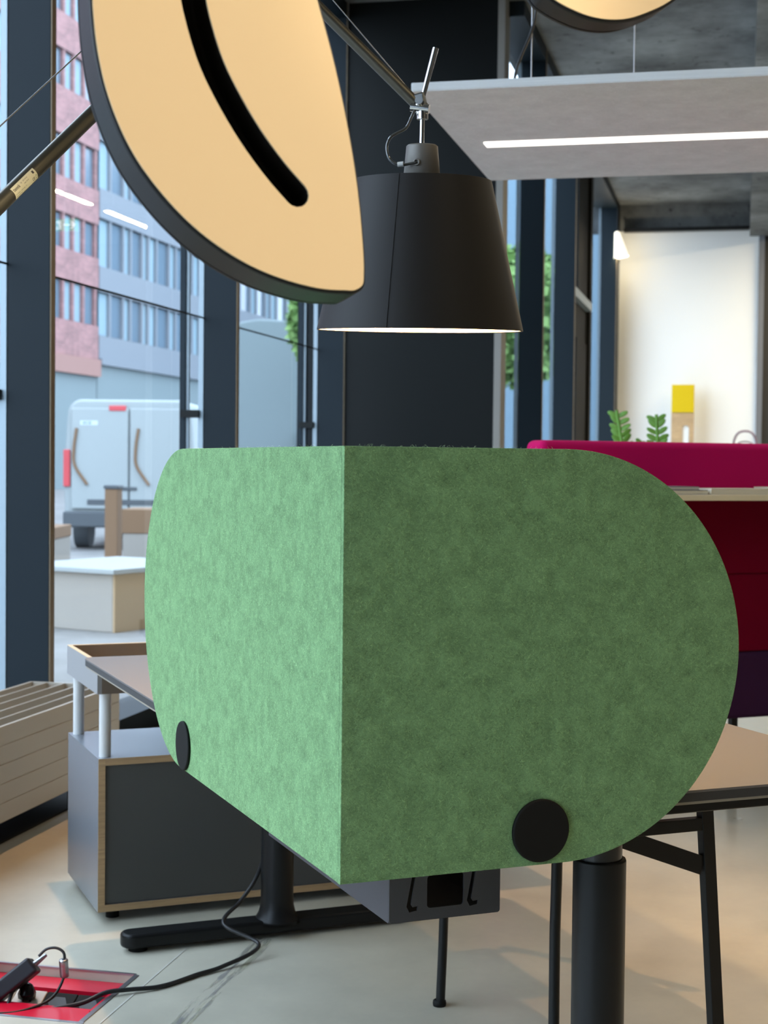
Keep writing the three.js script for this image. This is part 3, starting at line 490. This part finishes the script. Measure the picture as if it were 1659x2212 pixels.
// ====================== FLOOR LAMP WITH LONG ARMS ======================
{
  const base = V3(-1.19, 0, -1.66), t = thing('arm_floor_lamp', 'black conical shade floor lamp on long jointed metal arms', 'lamp', base.toArray());
  const P = (p) => [p[0] - base.x, p[1] - base.y, p[2] - base.z];
  const elbow = [-0.923, 2.217, -2.869], low = [-1.19, 1.237, -1.66], joint = [-0.628, 1.926, -2.931];
  part('base', lathe([[0, 0], [0.165, 0], [0.165, 0.008], [0.15, 0.014], [0.03, 0.02], [0.016, 0.03], [0, 0.03]]), M.armMetal, t);
  part('pole', rod(P([-1.19, 0.02, -1.66]), P(low), 0.014), M.armMetal, t);
  part('pivot', rod(P([-1.23, 1.237, -1.66]), P([-1.15, 1.237, -1.66]), 0.022), M.chrome, t);
  const lower = part('lower_arm', rod(P(low), P(elbow), 0.0128), M.armMetal, t);
  const upper = part('upper_arm', rod(P(elbow), P(joint), 0.0112), M.armMetal, t);
  part('elbow_joint', rod(P([elbow[0] - 0.01, elbow[1], elbow[2] - 0.03]), P([elbow[0] + 0.01, elbow[1], elbow[2] + 0.03]), 0.02), M.chrome, t);
  part('tension_wire', rod(P([-0.925, 2.285, -2.87]), P([-0.635, 1.945, -2.932]), 0.0012), M.steel, upper);
  part('tension_wire', rod(P([-0.935, 2.30, -2.82]), P([-1.20, 1.32, -1.63]), 0.0012), M.steel, lower);
  // rating sticker on the lower arm
  { const c = document.createElement('canvas'); c.width = 512; c.height = 128; const g = c.getContext('2d');
    g.fillStyle = '#d8cfae'; g.fillRect(0, 0, 512, 128); g.fillStyle = '#3b3430'; g.font = 'bold 46px sans-serif'; g.fillText('tweek', 18, 54);
    g.font = '20px sans-serif'; g.fillText('typ', 186, 34); g.fillText('230 V 50 Hz', 236, 34); g.fillText('max 105 W', 236, 62); g.font = '15px sans-serif'; g.fillText('art. 0779020A  -  made in Italy  -  E27', 18, 92); g.fillText('only for indoor use', 18, 114);
    g.font = 'bold 44px sans-serif'; g.fillText('CE', 396, 110); g.lineWidth = 4; g.strokeStyle = '#3a5a3a'; g.beginPath(); g.arc(482, 92, 16, 0, 7); g.stroke(); g.fillRect(446, 18, 34, 30);
    const tx = new THREE.CanvasTexture(c); tx.colorSpace = THREE.SRGBColorSpace;
    const A = V3(...low), dir = V3(...elbow).sub(A).normalize(), at0 = A.clone().addScaledVector(dir, 0.66);
    const geo = new THREE.CylinderGeometry(0.01305, 0.01305, 0.066, 16, 1, true, -0.95, 1.5); { const uv = geo.attributes.uv; for (let i = 0; i < uv.count; i++) { const u = uv.getX(i), v = uv.getY(i); uv.setXY(i, v, 1 - u); } }
    const m = part('rating_sticker', geo, mat({ map: tx, roughness: 0.5 }), lower, P(at0.toArray()));
    const toCam = V3(0, EYE, 0).sub(at0), zAx = toCam.clone().addScaledVector(dir, -toCam.dot(dir)).normalize(), xAx = dir.clone().cross(zAx);
    m.quaternion.setFromRotationMatrix(new THREE.Matrix4().makeBasis(xAx, dir, zAx)); m.rotateY(0.55); }
  // head
  const cx = -0.614, cz = -2.931;
  part('joint_block', merge([rspan(-0.012, 0.012, -0.022, 0.02, -0.009, 0.009, 0.004).rotateZ(0.25).translate(0.0, 0, 0), rod([-0.018, -0.006, 0.004], [0.018, -0.012, 0.004], 0.009), rod([0.004, -0.03, 0.0], [0.004, 0.0, 0.0], 0.011), rod([0, 0.004, -0.016], [0, 0.004, 0.016], 0.008)]), M.chrome, t, P([cx - 0.004, 1.924, cz]));
  part('grip_rod', rod(P([cx - 0.003, 1.925, cz]), P([cx + 0.022, 2.032, cz - 0.012]), 0.0048, 0.0062), M.chrome, t);
  part('stem', rod(P([cx, 1.92, cz]), P([cx - 0.001, 1.835, cz]), 0.0045), M.chrome, t);
  // shade assembly leans a little
  const head = new THREE.Group(); head.name = 'shade_assembly'; head.position.set(...P([cx, 1.845, cz])); head.rotation.set(0, YAW, 0); t.add(head);
  { const tilt = 0.062; head.rotateX(tilt); }
  part('lamp_cap', lathe([[0, 0.0], [0.027, 0.0], [0.0305, -0.003], [0.0365, -0.072], [0.0, -0.072]], 48), M.socketGrey, head);
  const sh = [[0.136, -0.070], [0.2015, -0.356]];
  part('shade', new THREE.LatheGeometry([[0.03, -0.0695], [0.135, -0.0695], sh[0], sh[1], [0.2005, -0.357], [0.1985, -0.356], [0.134, -0.072], [0.03, -0.072]].map((p) => new THREE.Vector2(...p)), 96), M.shadeOut, head);
  part('shade_lining', new THREE.LatheGeometry([[0.036, -0.0726], [0.133, -0.0726], [0.1978, -0.3555], [0.1972, -0.3555], [0.1325, -0.0732], [0.036, -0.0732]].map((p) => new THREE.Vector2(...p)), 96), M.shadeIn, head);
  { const s = new THREE.CylinderGeometry(0.1372, 0.203, 0.286, 40, 1, true, Math.PI * 1.0, 0.9); part('shade_seam', s, M.shadeOut, head, [0, -0.213, 0], [0, Math.PI + 0.0 - 0.9 - 0.33, 0]); }
  part('cord', tube([[-0.016, 0.065, 0.0], [-0.022, 0.05, 0.005], [-0.032, 0.03, 0.012], [-0.06, 0.012, 0.02], [-0.068, -0.005, 0.022], [-0.063, -0.03, 0.026], [-0.045, -0.042, 0.03], [-0.012, -0.038, 0.034]], 0.0028, 60), M.clearCable, head);
  part('cord_clip', rod([-0.047, -0.042, 0.03], [-0.036, -0.041, 0.032], 0.0052), M.postWhite, head);
  part('cord_grommet', new THREE.TorusGeometry(0.0052, 0.0018, 10, 24), M.socketGrey, head, [-0.011, -0.037, 0.0335], [-0.08, -0.3, 0]);
  const bulb = part('bulb', new THREE.SphereGeometry(0.04, 32, 20), mat({ color: 0xffffff, emissive: lin(1, 0.72, 0.38), emissiveIntensity: 2.5 }), head, [0, -0.2, 0]);
  part('bulb_socket', cyl(0.018, 0.02, 0.11), M.socketWhite, head, [0, -0.115, 0]);
  const l = new THREE.PointLight(lin(1, 0.66, 0.34), 4.6); l.name = 'floor_lamp_bulb'; l.shadow.radius = 1.7; l.castShadow = true; l.position.set(0, 0, 0); bulb.add(l);
}

// ====================== LEAF SHAPED PENDANTS ======================
function leafPendant(c, n, X, Y, outline, slot, T, label, wireTop) {
  const t = thing('leaf_pendant', label, 'pendant', c, 0, 'leaf shaped pendants');
  const m4 = new THREE.Matrix4().makeBasis(V3(...X).normalize(), V3(...n).clone().cross(V3(...X)).normalize(), V3(...n).normalize());
  const q = new THREE.Quaternion().setFromRotationMatrix(m4);
  const curve = new THREE.CatmullRomCurve3(outline.map(([a, b]) => V3(a, b, 0)), true, 'centripetal').getPoints(160).slice(0, -1).map((p) => new THREE.Vector2(p.x, p.y));
  const sgn = THREE.ShapeUtils.isClockWise(curve) ? 1 : -1;
  const shape = () => new THREE.Shape(curve.map((p) => p.clone()));
  const slotPath = (w = 0.0105) => {
    const cc = new THREE.CatmullRomCurve3(slot.map(([a, b]) => V3(a, b, 0))), N = 30, L = [], Rr = [];
    for (let i = 0; i <= N; i++) { const p = cc.getPoint(i / N), d = cc.getTangent(i / N); L.push(new THREE.Vector2(p.x - d.y * w, p.y + d.x * w)); Rr.push(new THREE.Vector2(p.x + d.y * w, p.y - d.x * w)); }
    const e = cc.getPoint(1), d = cc.getTangent(1), cap = []; for (let k = 1; k < 8; k++) { const a = Math.PI / 2 - Math.PI * k / 8; cap.push(new THREE.Vector2(e.x + (d.x * Math.cos(a) - d.y * Math.sin(a)) * w, e.y + (d.y * Math.cos(a) + d.x * Math.sin(a)) * w)); }
    return new THREE.Path([...L, ...cap, ...Rr.reverse()]);
  };
  const body = shape(); if (slot) body.holes.push(slotPath(0.0165));
  const face = new THREE.Shape(curve.map((p, i) => { const a = curve[(i + curve.length - 1) % curve.length], b = curve[(i + 1) % curve.length], d = b.clone().sub(a).normalize(); return new THREE.Vector2(p.x + d.y * sgn * 0.003, p.y - d.x * sgn * 0.003); })); if (slot) face.holes.push(slotPath(0.0135));
  const b = part('body', new THREE.ExtrudeGeometry(body, { depth: T - 0.006, bevelEnabled: true, bevelThickness: 0.003, bevelSize: 0.003, bevelOffset: -0.0028, bevelSegments: 3, steps: 1 }).translate(0, 0, -T + 0.003), M.rimBlack, t); b.quaternion.copy(q);
  part('felt_face', new THREE.ExtrudeGeometry(face, { depth: 0.0025, bevelEnabled: false }), M.cream, b, [0, 0, -0.0005]);
  part('back_plate', extrude(shape(), 0.004).translate(0, 0, -T - 0.0045), M.rimBlack, b);
  for (const [a, bb] of wireTop) { const p = V3(a, bb, -T - 0.003).applyQuaternion(q); part('suspension_wire', rod(p.toArray(), [p.x, CEIL - c[1], p.z], 0.0012), M.steel, t); }
  return t;
}
leafPendant([-0.531, 1.578, -1.480], [0.583, 0.116, 0.804], [0.812, -0.037, -0.583], null,
  [[0.1187, 0.1407], [0.137, 0.0786], [0.1528, 0.011], [0.1639, -0.0521], [0.1702, -0.1107], [0.1718, -0.145], [0.170, -0.160], [0.160, -0.1675], [0.148, -0.1688], [0.12, -0.1694], [0.0748, -0.162], [0.0354, -0.1486], [-0.0083, -0.1237], [-0.0465, -0.0903], [-0.0797, -0.0485], [-0.1026, -0.0001], [-0.1148, 0.045], [-0.1216, 0.1003], [-0.1218, 0.1617], [-0.1095, 0.2261], [-0.085, 0.295], [-0.05, 0.348], [-0.005, 0.375], [0.035, 0.355], [0.070, 0.285], [0.099, 0.205]],
  [[-0.028, 0.225], [-0.024, 0.16], [-0.0167, 0.1179], [-0.0097, 0.0901], [0.0033, 0.0534], [0.0227, 0.0176], [0.0465, -0.0178], [0.0731, -0.0494], [0.0945, -0.0706]], 0.05, 'cream leaf-shaped pendant with black rim and a curved black slot', [[-0.04, 0.29], [0.05, 0.27]]);
leafPendant([-0.161, 1.791, -1.779], [0.512, 0.072, 0.856], [0.859, -0.012, -0.512], null,
  [[-0.0913, -0.0031], [-0.0791, -0.0333], [-0.0633, -0.0436], [-0.0434, -0.0514], [-0.0206, -0.0568], [0.0054, -0.0576], [0.0288, -0.0534], [0.0523, -0.0438], [0.0761, -0.0309], [0.093, -0.017], [0.1064, 0.0074], [0.109, 0.06], [0.094, 0.13], [0.052, 0.185], [0.0, 0.21], [-0.052, 0.185], [-0.09, 0.13], [-0.1, 0.06]], null, 0.032, 'cream rounded pendant disc with black rim above the felt lamp', [[-0.03, 0.17], [0.04, 0.17]]);

// ====================== BACKGROUND THINGS ======================
{ // plant behind the sofa
  const px = -0.52, pz = -8.2, t = thing('potted_plant', 'green glossy-leaved plant standing behind the magenta sofa', 'plant', [px, 0, pz]);
  part('pot', lathe([[0, 0], [0.15, 0], [0.19, 0.7], [0.175, 0.7], [0.17, 0.62], [0, 0.62]], 40), M.pot, t);
  const leaflet = (s) => { const g = new THREE.SphereGeometry(1, 10, 6); g.scale(0.017 * s, 0.038 * s, 0.005 * s); g.translate(0, 0.034 * s, 0); return g; };
  [[-0.05, 0.02, 0.90, -0.10, 0], [-0.02, -0.04, 0.74, 0.06, 1], [0.12, -0.02, 0.88, -0.16, 3], [0.03, 0.05, 0.60, 0.25, 1], [-0.03, 0.06, 0.58, -0.3, 0]].forEach(([bx, bz, len, lean]) => {
    const pts = []; for (let i = 0; i <= 6; i++) { const f = i / 6; pts.push([bx * 0.4 + bx * f + lean * f * f * 0.6, 0.62 + len * f, bz + bz * f]); }
    const stem = part('stem', tube(pts, 0.009, 24), M.leaf, t), c = new THREE.CatmullRomCurve3(pts.map((p) => V3(...p))), lv = [];
    for (let i = 0; i < 15; i++) for (const sd of [-1, 1]) { const f = 0.42 + 0.58 * i / 15, p = c.getPoint(f), g = leaflet(1.25 - 0.45 * (i / 15)); g.rotateY(rr(-0.6, 0.6)); g.rotateZ(sd * rr(-1.15, -0.7)); g.translate(p.x, p.y, p.z); lv.push(g); }
    part('leaflets', merge(lv), M.leaf, stem);
  });
}
{ // totem with yellow square
  const t = thing('display_totem', 'narrow wooden totem with a bright yellow square on top', 'totem', [-0.684, 0, -18.12]);
  const s = roundedRect(-0.128, 0.0, 0.128, 1.845, 0.004); s.holes.push(roundedRect(-0.005, 1.2, 0.072, 1.70, 0.036, THREE.Path));
  part('wooden_board', extrude(s, 0.04).translate(0, 0, -0.02), M.wood, t);
  part('inlay', span(-0.012, 0.08, 1.19, 1.72, -0.015, 0.0), M.white, t);
  part('yellow_square', rspan(-0.128, 0.128, 1.846, 2.169, -0.02, 0.035, 0.008), M.yellow, t);
  part('foot', rspan(-0.2, 0.2, 0, 0.012, -0.15, 0.12), M.blackPowder, t);
}
{ // far cone lamp
  const t = thing('cone_pendant_lamp', 'white lit cone pendant hanging in front of the white wall', 'lamp', [-1.40, 3.62, -17.9]);
  part('lamp_shade', lathe([[0.012, 0.3], [0.03, 0.29], [0.085, 0.0], [0.08, 0.0], [0.02, 0.27]], 32).rotateZ(0.18), mat({ color: lin(0.9, 0.85, 0.7), emissive: lin(1, 0.93, 0.75), emissiveIntensity: 1.3, side: THREE.DoubleSide }), t);
  part('cord', rod([-0.05, 0.28, 0], [-0.05, 0.63, 0], 0.004), M.cable, t);
  const l = new THREE.PointLight(lin(1, 0.85, 0.6), 0.5); l.name = 'cone_lamp_bulb'; l.position.set(0.01, 0.05, 0); t.add(l);
}
{ // wire chair by the end wall
  const t = thing('wire_chair', 'mauve wire-framed chair near the grey post', 'chair', [0.02, 0, -16.2]), m = mat({ color: lin(0.25, 0.17, 0.22), roughness: 0.5 });
  part('back_loop', tube([[-0.16, 0.72, 0.17], [-0.13, 1.1, 0.2], [-0.1, 1.52, 0.22], [-0.05, 1.58, 0.22], [0.05, 1.58, 0.22], [0.1, 1.52, 0.22], [0.13, 1.1, 0.2], [0.16, 0.72, 0.17]], 0.011, 60), m, t);
  part('inner_loop', tube([[-0.115, 1.36, 0.212], [-0.06, 1.47, 0.22], [0.06, 1.47, 0.22], [0.115, 1.36, 0.212]], 0.008, 40), m, t);
  part('seat', extrude(roundedRect(-0.2, -0.2, 0.2, 0.2, 0.08), 0.03, 0.006).rotateX(-Math.PI / 2), m, t, [0, 0.72, 0]);
  for (const x of [-0.17, 0.17]) for (const z of [-0.17, 0.17]) part('leg', rod([x * 1.15, 0, z * 1.15], [x, 0.73, z], 0.01), m, t);
}

// ====================== OUTSIDE ======================
const GY = -0.12;
single('street', span(-60, GX - 0.16, GY - 0.3, GY, -140, 30), M.paving, 'grey paved forecourt and street outside the windows', 'street').userData.kind = 'structure';
single('street_end', span(GX - 0.159, 40, GY - 0.3, GY, -140, FAR - 0.3), M.paving, 'grey paving beyond the end of the building', 'street').userData.kind = 'structure';
function facade(name, label, z0, z1, rows, wallMat, bandMat, cols, height, ground) {
  const t = thing(name, label, 'building', [-30, GY, (z0 + z1) / 2]), zc = (z0 + z1) / 2, L = Math.abs(z1 - z0);
  part('wall', span(-8, -0.35, 0, height, -L / 2, L / 2), M.windowDark, t);
  let prev = ground[1];
  part('ground_floor', span(-0.35, -0.1, 0, ground[0], -L / 2, L / 2), M.truckGrey, t);
  part('ledge', span(-0.35, 0.15, ground[0], ground[1], -L / 2, L / 2), bandMat, t);
  for (const [a, b] of rows) { part('wall_band', span(-0.35, 0, prev, a, -L / 2, L / 2), wallMat, t); prev = b; }
  part('wall_band', span(-0.35, 0, prev, height, -L / 2, L / 2), wallMat, t);
  for (const [a, b] of rows) for (const [c0, c1, kind] of cols) {
    const w = part('window', span(-0.28, -0.2, a + 0.05, b - 0.05, c0 - zc, c1 - zc), kind ? M.blindBlue : M.windowDark, t);
    part('window_frame', span(-0.3, -0.05, a, b, c1 - zc - 0.22, c1 - zc), wallMat, w);
  }
  return t;
}
{
  const redCols = [], greyCols = [];
  for (let z = -50, i = 0; z > -67.3; i++) { const w = [0.9, 1.5, 1.1, 0.8][i % 4]; redCols.push([z, Math.max(z - w, -68.15), i % 3 !== 1]); z -= w + 0.25; }
  for (let z = -69.0, i = 0; z > -118; i++) { const w = [0.9, 1.5, 0.8, 1.3, 0.7][i % 5] * (1 + i * 0.02); greyCols.push([z, z - w, i % 5 === 0 || i % 5 === 2 || i % 5 === 4]); z -= w + 0.12; }
  facade('brick_building', 'red brick office block across the street, lengthened out of view to block sky light', -6, -68.5, [[7.7, 9.5], [10.9, 12.5], [14.1, 16.0], [18.1, 19.8], [21.4, 23.2]], M.brick, M.salmon, redCols, 25, [5.3, 6.1]);  // windowless near stretch is out of view, keeps sky light off the floor
  facade('grey_building', 'grey-blue office block next to the brick one', -68.6, -120, [[7.3, 9.4], [10.6, 12.9], [14.3, 16.6], [18, 20.2]], M.greyFacade, M.greyFacade, greyCols, 24, [5.9, 6.2]);
}
single('end_building', (() => { const g = [span(-26, -1.0, 0, 22, -1, 1)]; return merge(g); })(), mat({ color: lin(0.22, 0.33, 0.42), roughness: 0.8 }), 'pale blue block closing the street beyond the trees', 'building', [0, GY, -100]);
{ // white van seen from behind
  const c = [-8.92, GY, -21.55], t = thing('white_van', 'white delivery van parked outside, rear doors towards the window', 'van', c, 13 * DEG);
  const s = new THREE.Shape(); s.moveTo(-0.97, 0.45); s.lineTo(0.97, 0.45); s.quadraticCurveTo(1.0, 1.2, 0.93, 2.06); s.quadraticCurveTo(0.9, 2.22, 0.74, 2.25); s.lineTo(-0.74, 2.25); s.quadraticCurveTo(-0.9, 2.22, -0.93, 2.06); s.quadraticCurveTo(-1.0, 1.2, -0.97, 0.45);
  part('body', extrude(s, 4.6, 0.04).translate(0, 0, -4.6 + 0.08), M.vanWhite, t);
  for (const sx of [-1, 1]) {
    const d = part('rear_door', rspan(sx * 0.012, sx * 0.86, 0.62, 2.12, 0.06, 0.105, 0.015), M.vanWhite, t);
    part('hinge', tube([[sx > 0 ? 0.14 : -0.78, 1.82, 0.125], [sx > 0 ? 0.10 : -0.82, 1.5, 0.125], [sx > 0 ? 0.11 : -0.81, 1.28, 0.125], [sx > 0 ? 0.3 : -0.62, 0.98, 0.125]], 0.022, 30), M.corten, d);
    part('tail_lamp', rspan(sx * 0.885, sx * 0.985, 0.95, 1.5, 0.0, 0.08, 0.01), M.lampRed, t);
    for (const z of [-0.7, -3.7]) part('wheel', cyl(0.33, 0.33, 0.22, 28).rotateZ(Math.PI / 2), M.vanDark, t, [sx * 0.82, 0.33, z]);
    part('wing_mirror', rspan(sx * 1.0, sx * 1.2, 1.65, 1.85, -3.6, -3.5, 0.02), M.vanWhite, t);
  }
  part('bumper', rspan(-0.98, 0.98, 0.34, 0.58, -0.1, 0.14, 0.03), M.vanDark, t);
  part('door_handle', rspan(-0.16, 0.12, 0.9, 0.95, 0.105, 0.125, 0.008), M.vanDark, t);
  part('number_plate_strip', rspan(-0.62, 0.5, 0.68, 0.76, 0.106, 0.116, 0.004), M.vanDark, t);
  part('brake_light', rspan(-0.30, -0.05, 2.08, 2.16, 0.06, 0.118, 0.01), M.lampRed, t);
  const cv = document.createElement('canvas'); cv.width = 256; cv.height = 64; const g = cv.getContext('2d'); g.fillStyle = '#b0bcc2'; g.fillRect(0, 0, 256, 64); g.fillStyle = '#3d5c9c'; g.font = 'italic bold 54px sans-serif'; g.fillText('MCM', 30, 52);
  const tx = new THREE.CanvasTexture(cv); tx.colorSpace = THREE.SRGBColorSpace; part('lettering', new THREE.PlaneGeometry(0.26, 0.065), mat({ map: tx, roughness: 0.5 }), t, [-0.6, 1.90, 0.108]);
}
{ // grey lorry
  const t = thing('grey_box_truck', 'tall grey box truck with rounded front edge outside the second window', 'truck', [-10.1, GY, -31.5], 13 * DEG);
  const s = new THREE.Shape(); s.moveTo(-1.25, 0.4); s.lineTo(1.2, 0.4); s.lineTo(1.2, 4.35); s.lineTo(0.0, 4.4); s.quadraticCurveTo(-1.2, 4.3, -1.25, 3.2); s.closePath();
  part('cargo_box', extrude(s, 5, 0.05).translate(0, 0, -5), M.truckGrey, t);
  for (const x of [-0.9, 0.9]) for (const z of [-0.8, -4]) part('wheel', cyl(0.45, 0.45, 0.25, 24).rotateZ(Math.PI / 2), M.vanDark, t, [x, 0.45, z]);
  part('marker_post', rspan(0.85, 0.98, 0.9, 2.0, 0.02, 0.1, 0.01), M.corten, t);
}
// concrete planters and blocks on the forecourt
function planter(x, z, w, d, h, rim, label, turn = 0.22) {
  const t = thing('planter_block', label, 'planter', [x, GY, z], turn, 'planters on the forecourt');
  part('block', rspan(-w / 2, w / 2, 0, h - rim, -d / 2, d / 2, 0.01), M.paleConcrete, t);
  if (rim) part('rim', rspan(-w / 2 - 0.01, w / 2 + 0.01, h - rim + 0.0005, h, -d / 2 - 0.01, d / 2 + 0.01, 0.01), M.corten, t);
  return t;
}
planter(-7.55, -15.6, 0.55, 0.9, 0.62, 0.13, 'tall pale planter with rusty steel rim left of the van');
{ const t = planter(-5.05, -11.9, 1.0, 1.2, 0.46, 0, 'broad low concrete bench block just outside the window', -0.32); part('slab', rspan(-0.55, 0.55, 0.4605, 0.50, -0.65, 0.65, 0.006), M.vanWhite, t); part('timber_end', rspan(0.501, 0.52, 0, 0.46, -0.6, 0.6, 0.004), M.timber, t); }
{
  const t = planter(-6.7, -18.2, 1.6, 0.8, 0.75, 0.3, 'long rusty planter with small shrubs in front of the van');
  for (let i = 0; i < 7; i++) { const lv = []; for (let k = 0; k < 90; k++) { const g = new THREE.PlaneGeometry(0.03, 0.07); g.rotateX(rr(0, 6)); g.rotateY(rr(0, 6)); g.translate(rr(-0.1, 0.1), rr(-0.05, 0.16), rr(-0.1, 0.1)); lv.push(g); } part('shrub', merge(lv), M.shrub, t, [rr(-0.6, 0.6), 0.8, rr(-0.25, 0.25)]); }
}
{ const t = thing('wooden_post', 'slim weathered wooden post on the forecourt', 'post', [-6.35, GY, -14.9]); part('shaft', rspan(-0.07, 0.07, 0, 1.05, -0.07, 0.07, 0.01), M.corten, t); part('post_top', rspan(-0.08, 0.08, 1.05, 1.09, -0.08, 0.08, 0.01), M.vanDark, t); }
// street trees
function tree(x, z, h, r, label, s0) {
  seed = s0; const t = thing('street_tree', label, 'tree', [x, GY, z], 0, 'street trees');
  part('trunk', rod([0, 0, 0], [0.1, h * 0.55, 0], 0.14, 0.08), M.bark, t);
  const lv = [], leaf = new THREE.PlaneGeometry(0.22, 0.3);
  for (let i = 0; i < 2600; i++) { const a = rr(0, 6.283), b = Math.acos(rr(-1, 1)), q = r * Math.cbrt(rr(0.15, 1)), g = leaf.clone(); g.rotateX(rr(0, 6)); g.rotateY(rr(0, 6)); g.translate(q * Math.sin(b) * Math.cos(a), h * 0.68 + q * Math.cos(b) * 1.35, q * Math.sin(b) * Math.sin(a)); lv.push(g); }
  const c = part('crown', merge(lv), M.foliage, t); c.userData.kind = 'stuff';
}
tree(-7.75, -29, 6.2, 0.9, 'leafy street tree beside the grey truck', 101);
tree(-5.35, -33, 7.0, 0.9, 'leafy street tree seen in the window right of the black wall', 202);
tree(-6.6, -46, 8.5, 1.6, 'larger street tree further down the street', 303);

renderer.render(scene, camera);
